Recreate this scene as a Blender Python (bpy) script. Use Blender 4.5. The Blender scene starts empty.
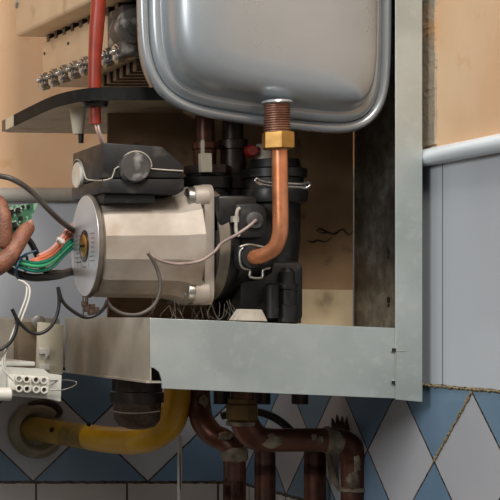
import bpy, bmesh, math, random
from mathutils import Vector, Matrix, noise
random.seed(7)
S = bpy.context.scene
COL = S.collection
F_, PX, PY, D0, ZC = 1700.0, -380.0, 315.0, 1.7, 1.5
CX = -0.63
def K(Y): return (Y + D0) / F_                     # metres per pixel at depth Y
def W(px, py, Y): return Vector((CX + (px - PX) * K(Y), Y, ZC - (py - PY) * K(Y)))
def XS(px, Y): return CX + (px - PX) * K(Y)
def ZS(py, Y): return ZC - (py - PY) * K(Y)
# ---------------------------------------------------------------- materials
def lin(h):
    h = h.lstrip('#'); o = []
    for i in (0, 2, 4):
        c = int(h[i:i+2], 16) / 255
        o.append(c / 12.92 if c <= .04045 else ((c + .055) / 1.055) ** 2.4)
    return (*o, 1)
MATS = {}
def mat(name, c1, c2=None, rough=.5, metal=0, scale=40, lo=.35, hi=.65, bump=0, bscale=None, spec=None, rvar=0, c3=None, s3=8, t3=(.6, .75), coat=0):
    m = bpy.data.materials.new(name); m.use_nodes = True; MATS[name] = m
    n = m.node_tree.nodes; l = m.node_tree.links; b = n['Principled BSDF']
    b.inputs['Roughness'].default_value = rough; b.inputs['Metallic'].default_value = metal
    if spec is not None: b.inputs['Specular IOR Level'].default_value = spec
    if coat: b.inputs['Coat Weight'].default_value = coat; b.inputs['Coat Roughness'].default_value = .15
    g = n.new('ShaderNodeNewGeometry')
    def nz(sc, det=5):
        t = n.new('ShaderNodeTexNoise'); t.inputs['Scale'].default_value = sc; t.inputs['Detail'].default_value = det
        l.new(g.outputs['Position'], t.inputs['Vector']); return t
    col = None
    if c2 is None: b.inputs['Base Color'].default_value = lin(c1)
    else:
        t = nz(scale); r = n.new('ShaderNodeMapRange'); r.inputs[1].default_value = lo; r.inputs[2].default_value = hi
        l.new(t.outputs[0], r.inputs[0])
        mx = n.new('ShaderNodeMix'); mx.data_type = 'RGBA'; l.new(r.outputs[0], mx.inputs[0])
        mx.inputs[6].default_value = lin(c1); mx.inputs[7].default_value = lin(c2); col = mx.outputs[2]
        if c3:
            t = nz(s3, 6); r = n.new('ShaderNodeMapRange'); r.inputs[1].default_value = t3[0]; r.inputs[2].default_value = t3[1]
            l.new(t.outputs[0], r.inputs[0]); mx = n.new('ShaderNodeMix'); mx.data_type = 'RGBA'; l.new(r.outputs[0], mx.inputs[0])
            l.new(col, mx.inputs[6]); mx.inputs[7].default_value = lin(c3); col = mx.outputs[2]
        l.new(col, b.inputs['Base Color'])
    if rvar:
        t = nz(scale * 1.7); r = n.new('ShaderNodeMapRange'); r.inputs[3].default_value = rough - rvar; r.inputs[4].default_value = rough + rvar
        r.inputs[1].default_value = .3; r.inputs[2].default_value = .7
        l.new(t.outputs[0], r.inputs[0]); l.new(r.outputs[0], b.inputs['Roughness'])
    if bump:
        t = nz(bscale or scale * 3); bp = n.new('ShaderNodeBump'); bp.inputs['Strength'].default_value = bump; bp.inputs['Distance'].default_value = .002
        l.new(t.outputs[0], bp.inputs['Height']); l.new(bp.outputs[0], b.inputs['Normal'])
    return m
mat('galvanised', '#b4bab6', '#a3aaa6', .46, .6, 14, rvar=.06, c3='#c2c2bc', s3=90, t3=(.55, .95), bump=.05, bscale=300)
mat('galvanised_brown', '#b8b0a2', '#a39b8c', .46, .55, 25, rvar=.1, c3='#b9b4a8', s3=70, bump=.06, bscale=300)  # browner galvanised; the tray side's brown reflection is put into the colour
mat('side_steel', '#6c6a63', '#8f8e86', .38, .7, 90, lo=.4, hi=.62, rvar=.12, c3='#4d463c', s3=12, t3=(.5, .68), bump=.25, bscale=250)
mat('tank_paint', '#a2a7aa', '#989ea1', .32, .5, 12, rvar=.05, coat=.3)
mat('copper', '#dd966c', '#cd8259', .34, .7, 60, c3='#8d5233', s3=25, t3=(.55, .75), rvar=.08)
mat('thread_copper', '#9a7460', '#785444', .45, .7, 90)
mat('old_brass', '#7a6136', '#5f4a2b', .4, .6, 60)
mat('brass', '#b98d4c', '#9c763c', .38, .6, 60, rvar=.1)
mat('old_copper', '#4c2b1f', '#69402f', .36, .5, 45, c3='#3c2a22', s3=20, t3=(.5, .65), bump=.15, bscale=120)
mat('solder', '#928671', '#5f5142', .6, .3, 90, bump=.5, bscale=160)
mat('dark_iron', '#2b2320', '#453a34', .4, .5, 50)
mat('black_plastic', '#111111', '#1c1b1a', .4, 0, 60, spec=.35, c3='#4a433a', s3=45, t3=(.56, .85), rvar=.1)
mat('grey_plastic', '#1e1d1d', '#282727', .5, 0, spec=.25, scale=35, c3='#5c564f', s3=40, t3=(.6, .85), rvar=.08)
mat('grey_plastic_light', '#3c3a38', '#4a4744', .5, 0, 60, spec=.3, c3='#8d8a85', s3=70, t3=(.55, .7))
mat('pale_grey', '#b8b0a2', '#948c80', .7, 0, 60)
mat('cast_grey', '#a99f93', '#988c7e', .55, .25, 30, c3='#8a7764', s3=22, t3=(.56, .78), bump=.12, bscale=200)
mat('label_silver', '#c3c3c5', '#b7b7b9', .38, .35, 30)
mat('ink', '#7a7880', rough=.6)
mat('bolt_zinc', '#b5b3ab', '#8d8a80', .35, .8, 120)
mat('chrome', '#b4b4b2', '#94938f', .25, .9, 120)
mat('cream_paint', '#c9b294', '#bea688', .5, 0, 25, c3='#a08865', s3=30, t3=(.62, .8), bump=.05)
mat('cream_plastic', '#c9c1ab', '#b9b099', .5, 0, 40)
mat('red_sleeve', '#8c2a11', '#73200e', .42, 0, 60)
mat('red_plastic', '#7a1414', rough=.4)
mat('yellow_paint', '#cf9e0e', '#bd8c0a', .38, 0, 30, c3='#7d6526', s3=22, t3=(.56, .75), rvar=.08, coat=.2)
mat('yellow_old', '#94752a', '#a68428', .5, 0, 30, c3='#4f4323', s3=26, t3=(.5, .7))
mat('escutcheon', '#9a917a', '#7f775f', .5, 0, 30, c3='#9b958a', s3=40)
mat('wire_black', '#161514', rough=.4)
mat('wire_grey', '#57504a', '#463f3a', .45, 0, 60)
mat('wire_lit', '#a08c80', '#82706a', .45, 0, 60)  # lit stretch of the dark sensor cable, light put into the colour
mat('wire_white', '#c9c5bb', rough=.45)
mat('wire_teal', '#0f7b63', rough=.35)
mat('wire_green', '#3a9a6a', rough=.35)
mat('wire_orange', '#cf7350', rough=.4)
mat('wire_pink', '#cf9b8f', rough=.4)
mat('tie_blue', '#15384f', rough=.4)
mat('white_box', '#c2c2ba', '#b2b2a8', .4, 0, 30)
mat('white_terminal', '#d3cfc3', '#c2beb2', .4, 0, 80)
mat('pcb', '#2b5c40', '#42745a', .45, 0, 120, c3='#83a38c', s3=140, t3=(.5, .58))
mat('chip', '#14181a', rough=.4)
mat('skin', '#7d4f39', '#643c2d', .5, 0, 60, c3='#a06a50', s3=60, t3=(.5, .75), bump=.5, bscale=420)
mat('nail', '#9c6c56', rough=.3)
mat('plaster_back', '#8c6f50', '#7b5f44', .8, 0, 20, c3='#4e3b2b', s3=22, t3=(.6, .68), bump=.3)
mat('trim_glaze', '#d6dde0', '#ccd5da', .22, 0, 10)
mat('web', '#8f877a', rough=.8)
mat('rust_dark', '#38261d', '#55402f', .6, .2, 200)
mat('pillar_brown', '#6e5d48', '#5c4d3b', .6, .2, 30)
mat('dusty_black', '#6b6051', '#4a4238', .75, 0, 40)
mat('void', '#0d0b0a', rough=.8)
mat('render_strip', '#8f8473', '#a3957f', .85, 0, 50, c3='#b98a55', s3=18, t3=(.5, .7), bump=.4, bscale=200)
mat('dirt', '#6d5f45', '#8a7c5c', .9, 0, 200, bump=.6, bscale=400)
mat('black_paint', '#101010', '#1b1b1a', .75, 0, 50, spec=.15, c3='#33312e', s3=60, t3=(.6, .75), bump=.25, bscale=160)
mat('underside', '#bba88a', '#a39072', .5, 0, 25, c3='#6d5d49', s3=25)

def wall_mat(name, axis, v0, ujoint, upitch, lowj, lowpitch):
    """painted plaster on top, big grey tiles, a band of diamonds, a plain tile row"""
    m = bpy.data.materials.new(name); m.use_nodes = True; MATS[name] = m
    n = m.node_tree.nodes; l = m.node_tree.links; b = n['Principled BSDF']
    g = n.new('ShaderNodeNewGeometry'); sp = n.new('ShaderNodeSeparateXYZ'); l.new(g.outputs['Position'], sp.inputs[0])
    def M(op, a, c=None, d=None):
        x = n.new('ShaderNodeMath'); x.operation = op
        for i, v in enumerate((a, c, d)):
            if v is None: continue
            if isinstance(v, (int, float)): x.inputs[i].default_value = v
            else: l.new(v, x.inputs[i])
        return x.outputs[0]
    def mix(f, a, c):
        x = n.new('ShaderNodeMix'); x.data_type = 'RGBA'; l.new(f, x.inputs[0])
        for s, v in ((6, a), (7, c)):
            if isinstance(v, tuple): x.inputs[s].default_value = v
            else: l.new(v, x.inputs[s])
        return x.outputs[2]
    def nz(sc, det=5):
        t = n.new('ShaderNodeTexNoise'); t.inputs['Scale'].default_value = sc; t.inputs['Detail'].default_value = det
        l.new(g.outputs['Position'], t.inputs['Vector']); return t.outputs[0]
    def ramp(v, a, c):
        r = n.new('ShaderNodeMapRange'); r.inputs[1].default_value = a; r.inputs[2].default_value = c; l.new(v, r.inputs[0]); return r.outputs[0]
    u = sp.outputs[axis]; z = M('SUBTRACT', sp.outputs[2], ZC)
    wob = M('MULTIPLY', M('SUBTRACT', nz(120), .5), .003)
    # plaster
    cream = mix(ramp(nz(9), .35, .65), lin('#e2c09a'), lin('#dab088'))
    cream = mix(ramp(nz(30), .62, .85), cream, lin('#c68f52'))
    # big tile
    big = mix(ramp(nz(5), .3, .7), lin('#b4b9be'), lin('#babec3'))
    fr = M('PINGPONG', M('SUBTRACT', u, ujoint), upitch / 2)
    big = mix(M('LESS_THAN', fr, .0009), big, lin('#6e6c68'))
    # diamonds
    P, H, zm = .135, .130, -.131
    a = M('DIVIDE', M('PINGPONG', M('SUBTRACT', u, v0), P / 2), P)         # 0 at a vertex, .5 at diamond centre
    bb = M('DIVIDE', M('ABSOLUTE', M('SUBTRACT', z, zm)), H)
    dd = M('SUBTRACT', a, bb)                                             # >0 inside white
    dd = M('ADD', dd, M('MULTIPLY', wob, 4))
    white = mix(ramp(nz(12), .3, .7), lin('#a9abb0'), lin('#b1b1b3'))
    blue = mix(ramp(nz(14), .3, .7), lin('#647f95'), lin('#738b9f'))
    dia = mix(M('GREATER_THAN', dd, 0), blue, white)
    grout = mix(ramp(nz(140), .4, .6), lin('#2c2721'), lin('#544a3a'))
    dia = mix(M('LESS_THAN', M('ABSOLUTE', dd), .011), dia, grout)
    # low row
    low = mix(ramp(nz(10), .3, .7), lin('#c2bdb6'), lin('#b3ada5'))
    fr2 = M('PINGPONG', M('SUBTRACT', u, lowj), lowpitch / 2)
    low = mix(M('LESS_THAN', fr2, .0012), low, lin('#3c352d'))
    zz = M('ADD', z, wob)
    c = mix(M('GREATER_THAN', zz, -.1985), low, grout)
    c = mix(M('GREATER_THAN', zz, -.195), c, dia)
    c = mix(M('GREATER_THAN', zz, -.0650), c, grout)
    c = mix(M('GREATER_THAN', zz, -.0618), c, big)
    c = mix(M('GREATER_THAN', z, .136), c, cream)
    l.new(c, b.inputs['Base Color'])
    ro = M('ADD', M('MULTIPLY', M('GREATER_THAN', z, .136), .4), .25); l.new(ro, b.inputs['Roughness'])
    b.inputs['Specular IOR Level'].default_value = .35
    bp = n.new('ShaderNodeBump'); bp.inputs['Strength'].default_value = .12; bp.inputs['Distance'].default_value = .002
    l.new(M('MULTIPLY', nz(60), M('GREATER_THAN', z, .136)), bp.inputs['Height']); l.new(bp.outputs[0], b.inputs['Normal'])
wall_mat('wall_back_tiles', 0, -.0765, -.085, .2, -.0335, .107)
wall_mat('wall_side_tiles', 1, -.182, -.1975, .2, .05, .107)

# ---------------------------------------------------------------- shape helpers
def wpos(o):
    p = Vector(o.location)
    while o.parent: o = o.parent; p += Vector(o.location)
    return p
def finish(name, bm, m, parent=None, smooth=35, origin=None):
    bmesh.ops.remove_doubles(bm, verts=bm.verts, dist=1e-6)
    bmesh.ops.recalc_face_normals(bm, faces=bm.faces)
    vs = [v.co for v in bm.verts]
    lo = Vector([min(v[i] for v in vs) for i in range(3)]); hi = Vector([max(v[i] for v in vs) for i in range(3)])
    o0 = origin or Vector(((lo.x+hi.x)/2, (lo.y+hi.y)/2, lo.z))
    for v in bm.verts: v.co -= o0
    me = bpy.data.meshes.new(name); bm.to_mesh(me); bm.free()
    for x in (m if isinstance(m, (list, tuple)) else [m]): me.materials.append(MATS[x])
    if smooth:
        for p in me.polygons: p.use_smooth = True
        me.set_sharp_from_angle(angle=math.radians(smooth))
    o = bpy.data.objects.new(name, me); COL.objects.link(o)
    if parent: o.parent = parent; o.location = o0 - wpos(parent)
    else: o.location = o0
    return o
def tag(o, label, cat=None, group=None, kind=None):
    o['label'] = label
    if cat: o['category'] = cat
    if group: o['group'] = group
    if kind: o['kind'] = kind
    return o
def thing(name, loc, label, cat, group=None):
    o = bpy.data.objects.new(name, None); COL.objects.link(o); o.location = loc; o.empty_display_size = .02
    return tag(o, label, cat, group)
def lab(o, t): o['label'] = t; return o
def copy_tree(o, parent=None):
    c = o.copy(); COL.objects.link(c); c.parent = parent
    for ch in [x for x in bpy.data.objects if x.parent == o]: copy_tree(ch, c)
    return c
def B(): return bmesh.new()
def frame(d):
    d = d.normalized(); up = Vector((0, 0, 1)) if abs(d.z) < .95 else Vector((0, 1, 0))
    a = d.cross(up).normalized(); return d, a, a.cross(d).normalized()
def box(bm, lo, hi, bev=0, seg=2, mtx=None):
    t = bmesh.new(); bmesh.ops.create_cube(t, size=1)
    for v in t.verts: v.co = Vector([lo[i] + (v.co[i] + .5) * (hi[i] - lo[i]) for i in range(3)])
    if bev: bmesh.ops.bevel(t, geom=t.edges[:], offset=bev, segments=seg, profile=.5, affect='EDGES')
    if mtx: bmesh.ops.transform(t, matrix=mtx, verts=t.verts)
    merge(bm, t); return bm
def merge(bm, t):
    me = bpy.data.meshes.new('tmp'); t.to_mesh(me); t.free(); bm.from_mesh(me); bpy.data.meshes.remove(me)
def prism(bm, pts, off, bev=0):
    """extrude polygon pts (3D) by vector off"""
    t = bmesh.new(); vs = [t.verts.new(p) for p in pts]; f = t.faces.new(vs)
    r = bmesh.ops.extrude_face_region(t, geom=[f])
    for v in r['geom']:
        if isinstance(v, bmesh.types.BMVert): v.co += Vector(off)
    bmesh.ops.recalc_face_normals(t, faces=t.faces)
    if bev: bmesh.ops.bevel(t, geom=t.edges[:], offset=bev, segments=2, profile=.5, affect='EDGES')
    merge(bm, t); return bm
def lathe(bm, p, d, prof, seg=32, sq=None, phase=0, caps=True):
    """prof = [(t, r)] along direction d from p"""
    d, a, b = frame(Vector(d)); rings = []
    for t, r in prof:
        ring = []
        for i in range(seg):
            th = 2 * math.pi * (i + phase) / seg
            ring.append(bm.verts.new(p + d * t + (a * math.cos(th) + b * math.sin(th)) * r))
        rings.append(ring)
    for q in range(len(rings) - 1):
        for i in range(seg):
            j = (i + 1) % seg; bm.faces.new((rings[q][i], rings[q][j], rings[q+1][j], rings[q+1][i]))
    if caps:
        bm.faces.new(rings[0][::-1]); bm.faces.new(rings[-1])
    return bm
def smoothpts(pts, n=8, closed=False):
    out = []; N = len(pts)
    for i in range(N if closed else N - 1):
        if closed: p0, p1, p2, p3 = pts[i-1], pts[i], pts[(i+1) % N], pts[(i+2) % N]
        else: p0 = pts[max(i-1, 0)]; p1 = pts[i]; p2 = pts[i+1]; p3 = pts[min(i+2, N-1)]
        for k in range(n):
            t = k / n
            out.append(.5 * ((2*p1) + (-p0+p2)*t + (2*p0-5*p1+4*p2-p3)*t*t + (-p0+3*p1-3*p2+p3)*t**3))
    if not closed: out.append(pts[-1])
    return out
def tube(bm, pts, r, seg=14, n=8, radii=None, caps=True):
    """pts Vectors; r a number or one radius per control point"""
    if radii is None and isinstance(r, (list, tuple)):
        pr = smoothpts([Vector((x, 0, 0)) for x in r], n); radii = [v.x for v in pr]
    c = smoothpts(pts, n)
    if radii is None: radii = [r] * len(c)
    T = [(c[min(i+1, len(c)-1)] - c[max(i-1, 0)]).normalized() for i in range(len(c))]
    _, a, b = frame(T[0]); rings = []
    for i, p in enumerate(c):
        a = (a - T[i] * a.dot(T[i])).normalized(); b = T[i].cross(a)
        rings.append([bm.verts.new(p + (a*math.cos(2*math.pi*k/seg) + b*math.sin(2*math.pi*k/seg)) * radii[i]) for k in range(seg)])
    for q in range(len(rings)-1):
        for i in range(seg):
            j = (i+1) % seg; bm.faces.new((rings[q][i], rings[q][j], rings[q+1][j], rings[q+1][i]))
    if caps: bm.faces.new(rings[0][::-1]); bm.faces.new(rings[-1])
    return bm
def ptube(pl, rpx, seg=14, n=8):
    """tube given (px, py, Y) stations and pixel radius"""
    bm = B(); r = rpx if isinstance(rpx, (list, tuple)) else [rpx] * len(pl)
    return tube(bm, [W(*p) for p in pl], [q * K(p[2]) for q, p in zip(r, pl)], seg, n)
def blob(bm, c, rx, ry, rz, amp=.2, fr=60, sub=3):
    t = bmesh.new(); bmesh.ops.create_icosphere(t, subdivisions=sub, radius=1)
    for v in t.verts:
        q = 1 + amp * noise.noise(v.co * 1.7 + c * fr)
        v.co = Vector((v.co.x*rx*q, v.co.y*ry*q, v.co.z*rz*q)) + c
    merge(bm, t); return bm
XD, YD, ZD = Vector((1,0,0)), Vector((0,1,0)), Vector((0,0,1))

# ---------------------------------------------------------------- the room
XR = .097; YB = .30
o = finish('wall_back', box(B(), (-1.6, YB, .0), (XR + .1, YB + .1, 2.6)), 'wall_back_tiles', smooth=0); o['kind'] = 'structure'
bm = B(); box(bm, (XR, -1.5, .0), (XR + .1, YB, 2.6))
o = finish('wall_right', bm, 'wall_side_tiles', smooth=0); o['kind'] = 'structure'
o = finish('floor', box(B(), (-1.6, -1.5, -.05), (XR, YB, 0)), 'dark_iron', smooth=0); o['kind'] = 'structure'
def ledge(name, a, b, out, m='trim_glaze'):
    bm = B(); prof = [(0, .134), (.006, .1335), (.010, .136), (.011, .141), (.009, .146), (.004, .149), (0, .150)]
    prism(bm, [a + out * u + ZD * v for u, v in prof], b - a)
    o = finish(name, bm, m, smooth=50); o['kind'] = 'structure'
mat('trim_grey', '#a8a59c', '#968f83', .5, 0, 20)  # greyer, darker trim colour for the back ledge
ledge('trim_1', Vector((-1.6, YB, ZC)), Vector((XR - .011, YB, ZC)), Vector((0, -1, 0)), 'trim_grey')
ledge('trim_2', Vector((XR, -1.5, ZC)), Vector((XR, YB, ZC)), Vector((-1, 0, 0)))
# rough rendered strip on the side wall beside the boiler
bm = B()
for i in range(60):
    z = ZC + .152 + i * .0062
    y = -.166 + .0012 * noise.noise(Vector((0, 0, z * 60)))
    box(bm, (XR - .0025 - .0005 * noise.noise(Vector((3, 1, z * 40))), y - .022, z), (XR + .002, y, z + .0068))
finish('trim_3', bm, 'render_strip', smooth=60)['kind'] = 'structure'

# ---------------------------------------------------------------- boiler casing
FY = -.182; TH = .0015
boiler = thing('boiler_casing', W(270, 400, -.05), 'open galvanised sheet-steel boiler casing hung in the tiled corner', 'boiler')
# front plate of the tray, with the notch in its lower left corner
pts = [(150,318),(396,328),(396,398.5),(162,388.5),(161.5,379),(159,372),(154,368),(150,367.5)]
finish('tray_front', prism(B(), [W(x, y, FY) for x, y in pts], YD * TH, .0003), 'galvanised', boiler, 20)
XL = XS(150, FY)
zt, zb = ZS(317.6, FY), ZS(382, FY)
bm = B(); box(bm, (XL, FY + .0005, zb), (XL + TH, .107, zt), .0003)
box(bm, (XL - .003, FY + .001, zb - .001), (XL + .012, .107, zb + .0008))       # folded lip
lab(finish('tray_side', bm, 'galvanised_brown', boiler, 20), 'side plate of the tray, its brownish reflection painted in')
xr = .085
bm = B(); prism(bm, [W(151, 319.3, FY+.002), W(418, 329, FY+.002), Vector((xr, -.03, ZS(329, FY))), Vector((XL+.002, -.03, ZS(319.3, FY)))], (0,0,-.0015))
prism(bm, [W(165, 388, FY+.002), W(418, 397, FY+.002), Vector((xr, .02, ZS(397, FY))), Vector((XL+.09, .02, ZS(388, FY)))], (0,0,.0015))
finish('tray_floor', bm, 'galvanised_brown', boiler, 20)
bm = B()
pts = [(395.5,-420),(422,-420),(422.5,402),(395.5,399.5),(395.5,382.5),(392.5,382.3),(392.5,380),(395.5,379.8),(395.5,352),(391.5,351.8),(391.5,349),(395.5,349)]
finish('front_flange', prism(B(), [W(x, y, FY-.0016) for x, y in pts], YD*TH, .0003), 'galvanised', boiler, 20)
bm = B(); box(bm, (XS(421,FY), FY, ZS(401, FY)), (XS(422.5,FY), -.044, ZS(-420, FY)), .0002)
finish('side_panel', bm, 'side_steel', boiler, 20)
# tab and slots where tray and flange lock
for y in (350.5, 383):
    bm = B(); prism(bm, [W(392, y-2.2, FY-.0018), W(396, y-2.2, FY-.0018), W(396, y+1.2, FY-.0018), W(392, y+1.2, FY-.0018)], YD*.0004)
    lab(finish('slot', bm, 'void', boiler, 20), 'dark slot at the tray and flange joint')
bm = B(); tube(bm, [W(396, 351, FY-.0018), W(407, 351, FY-.0018)], .0003, 6, 2); tube(bm, [W(395.5, 384, FY-.0018), W(396.3, 349, FY-.0018)], .0003, 6, 2)
finish('seam', bm, 'galvanised_brown', boiler)
# slots in side panel (inner)
xs = XS(421, FY) - .0003
for y, z0 in ((-.118, 252), (-.118, 300), (-.118, 60)):
    z = ZS(z0, -.118); bm = B()
    lathe(bm, Vector((xs, y, z)), XD, [(0, .0032), (.0008, .0032)], 16)
    lathe(bm, Vector((xs, y, z-.005)), XD, [(0, .0018), (.0008, .0018)], 16)
    lab(finish('keyhole', bm, 'void', boiler), 'dark keyhole slot in the side panel')
# rear board
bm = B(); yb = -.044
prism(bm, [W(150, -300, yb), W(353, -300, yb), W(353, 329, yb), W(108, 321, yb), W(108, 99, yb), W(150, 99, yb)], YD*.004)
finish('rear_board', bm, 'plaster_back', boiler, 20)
bm = B()
prism(bm, [W(230, 288, yb-.0006), W(352.8, 290, yb-.0006), W(352.8, 328, yb-.0006), W(230, 324, yb-.0006)], YD*.0006)
lab(finish('rear_patch', bm, 'underside', boiler, 20), 'paler band along the foot of the rear board')
# crack
bm = B(); random.seed(3)
for base, n_, x0, x1 in ((233, 9, 318, 353), (240, 6, 308, 332), (229, 4, 316, 327)):
    p = []
    for i in range(n_): p.append(W(x0 + (x1-x0)*i/(n_-1), base + random.uniform(-3.2, 3.2), yb - .0004))
    tube(bm, p, [.0003 if i in (0, n_-1) else random.uniform(.0004, .0011) for i in range(n_)], 6, 2)
lab(finish('crack', bm, 'void', boiler), 'jagged dark crack across the rear board')
random.seed(11)

# ---------------------------------------------------------------- expansion tank
TY = -.168
tank = thing('expansion_tank', W(265, 130, TY), 'large silver pressed-steel expansion tank above the pump', 'tank')
ol = [(137,-300),(137,-100),(137,-20),(138,35),(143,66),(155,91),(176,108),(203,117),(240,123),(280,128.5),(320,132.5),(345,133.5),(365,128),(379,115),(387,96),(390,70),(391,20),(391,-100),(391,-300),(380,-340),(340,-360),(190,-360),(148,-340)]
op = smoothpts([Vector((x, y, 0)) for x, y in ol], 6, True)
for _ in range(14): op = [(op[i-1] + op[i]*2 + op[(i+1) % len(op)]) / 4 for i in range(len(op))]
N = len(op); nr = []
for i in range(N):
    t = (op[(i+2) % N] - op[i-2]); nr.append(Vector((-t.y, t.x, 0)).normalized())
cen = Vector((264, -110, 0))
for i in range(N):
    if (cen - op[i]).dot(nr[i]) < 0: nr[i] = -nr[i]
def loops(bm, layers, close=True):
    prev = None; first = None
    for ins, dy in layers:
        ring = []
        for i in range(N):
            q = op[i] + nr[i] * min(ins, 20)
            if ins > 20:
                e = ins - 20; q = Vector((cen.x + (q.x - cen.x) * (1 - e / 107), cen.y + (q.y - cen.y) * (1 - e / 225), 0))
            p = W(q.x, q.y, TY); p.y += dy; ring.append(bm.verts.new(p))
        if prev:
            for i in range(N): bm.faces.new((prev[i], prev[(i+1) % N], ring[(i+1) % N], ring[i]))
        prev = ring; first = first or ring
    if close: bm.faces.new(prev)
    return first, prev
bm = B(); f, _ = loops(bm, [(9, .006), (10, -.001), (11, -.0035), (13, -.006), (16, -.0078), (18.5, -.008), (20, -.0072), (21, -.0075), (22, -.011), (23.5, -.018), (26, -.0255), (30, -.0315), (36, -.0360), (44, -.0388), (58, -.0410), (75, -.0425), (95, -.0435), (112, -.0437)])
finish('front_shell', bm, 'tank_paint', tank, 60)
bm = B(); loops(bm, [(7, .0), (7, .008), (10, .03), (16, .05), (30, .058), (60, .06)]); finish('rear_shell', bm, 'tank_paint', tank, 60)
bm = B(); a, b = loops(bm, [(10, .0055), (3, .006), (.8, .0045), (0, .001), (.8, -.003), (3, -.0055), (6, -.0058), (8.5, -.004), (10, -.0015), (10, .0055)], False)
finish('rim', bm, 'tank_paint', tank, 60)
# outlet: washer, threaded stub
ty = -.196
c = W(277, 101, ty)
finish('outlet_washer', lathe(B(), c, -ZD, [(-.001, .009), (0, .0128), (.0018, .0134), (.0028, .012), (.0036, .009)], 36), 'tank_paint', tank)
bm = B(); pr = [(0, .0105)]
z0 = .003; L = ZS(103, ty) - ZS(134, ty)
for i in range(13):
    t = z0 + i * (L / 13); pr += [(t, .0098), (t + L/39, .0112), (t + L/20, .0112), (t + L/14.5, .0098)]
lab(finish('threaded_stub', lathe(bm, c, -ZD, pr, 36), 'thread_copper', tank), 'brown threaded stub')
# copper pipe
pipe = thing('copper_pipe', W(252, 258, -.17), 'bright copper pipe dropping from the silver tank into the pump block', 'pipe')
finish('pipe', ptube([(279.5,146,ty),(279.8,170,ty),(280.2,200,ty),(280.5,222,ty),(279.5,236,ty+.002),(275,247,ty+.006),(266,254,ty+.014),(257,257,ty+.022),(248,258,ty+.034)], 7.6, 24), 'copper', pipe, 60)
bm = B(); c = W(278, 131.5, ty); hN = 18 * K(ty)
lathe(bm, c, -ZD, [(0, .0100), (.0012, .0140), (hN-.0012, .0140), (hN, .0115)], 6, phase=.35)
finish('nut', bm, 'brass', pipe, 20)

# ---------------------------------------------------------------- circulation pump
AY = -.105; ka = K(AY); AZ = ZS(246, AY); R = .048
XD0 = XS(88, AY)
pump = thing('circulation_pump', Vector((XS(140, AY), AY, ZS(318, AY))), 'pale cast-metal circulation pump with a dark terminal box on top', 'pump')
P0 = Vector((XD0, AY, AZ))
xf = XS(186, AY)
L = xf - XD0
lathe_prof = [(.002, R*.93), (.004, R*.98), (.008, R), (.03, R*1.01), (.06, R*1.02), (L*.78, R*1.03), (L*.86, R*1.07), (L*.93, R*1.13), (L, R*1.16)]
bm = B(); lathe(bm, P0, XD, lathe_prof, 14, phase=.35)
finish('motor_housing', bm, 'cast_grey', pump, 18)
bm = B()
lathe(bm, P0, XD, [(-.0028, R*.975), (-.0026, R*1.0), (-.001, R*1.015), (.001, R*1.015), (.002, R*.98)], 64)
finish('end_cap', bm, 'dusty_black', pump)
bm = B(); lathe(bm, P0 + XD*-.0032, XD, [(0, R*.98), (.001, R*.985)], 64)
plate = lab(finish('rating_plate', bm, 'label_silver', pump, 30), 'round silver rating plate')
bm = B(); random.seed(5)                                        # small print in columns around the vent screw
for col_, (y0, y1) in enumerate(((-.033, -.016), (.014, .022), (.024, .032))):
    for r_ in range(7):
        z = AZ + .010 - r_ * .0042
        w = (y1 - y0) * random.uniform(.6, 1)
        yy = y0
        while yy < y0 + w:
            s = random.uniform(.0012, .003)
            box(bm, (XD0 - .0035, AY + yy, z), (XD0 - .0031, AY + min(yy + s, y0+w), z + .0013)); yy += s + .0008
for y in (-.035, -.0145, .012, .0231, .034):
    box(bm, (XD0 - .0034, AY + y, AZ - .021), (XD0 - .0031, AY + y + .0004, AZ + .014))
for i in range(9):
    a0 = math.radians(255 + i * 4)
    box(bm, (XD0 - .0035, AY + math.cos(a0)*.020 - .0005, AZ + math.sin(a0)*.020 - .0005), (XD0 - .0031, AY + math.cos(a0)*.020 + .0012, AZ + math.sin(a0)*.020 + .0005))
finish('print', bm, 'ink', plate, 0)
finish('screw_recess', lathe(B(), P0 + XD*-.0040, XD, [(0, .0150), (.0008, .0152)], 40), 'dark_iron', plate)
sc = finish('vent_screw', lathe(B(), P0 + XD*-.0052, XD, [(0, .0085), (.0006, .0105), (.001, .0112), (.002, .0095)], 40), 'brass', pump)
bm = B(); box(bm, (XD0-.0056, AY-.0085, AZ-.0012), (XD0-.0050, AY+.0085, AZ+.0012)); finish('screw_slot', bm, 'void', sc, 0)
# mounting flange
hs = .0555
def flange_outline(h, c):
    pts = []
    for sy, sz in ((-1,-1),(1,-1),(1,1),(-1,1)):
        for k in range(7):
            base = math.atan2(sz, sy) ; a0 = base - math.pi/4 + k * math.pi/12
            pts.append((sy*(h-c) + math.cos(a0)*c, sz*(h-c) + math.sin(a0)*c))
    return pts
fl = flange_outline(hs, .012)
xb = XS(190, AY)
bm = B(); prism(bm, [Vector((xb, AY+.008+y*.86, AZ+z)) for y, z in fl], (XS(200, AY)-xb, 0, 0), .0012)
finish('flange', bm, 'cast_grey', pump, 30)
for sy in (-1, 1):
    for sz in (-1, 1):
        c = Vector((xb, AY+.006 + sy*.037, AZ + sz*.0435))
        bm = B(); lathe(bm, c + XD*.004, -XD, [(0, .0112), (.010, .0108), (.0118, .0098)], 24); 
        bos = finish('bolt_boss', bm, 'cast_grey', pump)
        bm = B(); lathe(bm, c + XD*-.0075, -XD, [(0, .0086), (.005, .0086), (.0060, .0080), (.0061, .0044), (.0030, .0038)], 24)
        bo = finish('bolt', bm, 'bolt_zinc', pump, 40)
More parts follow.
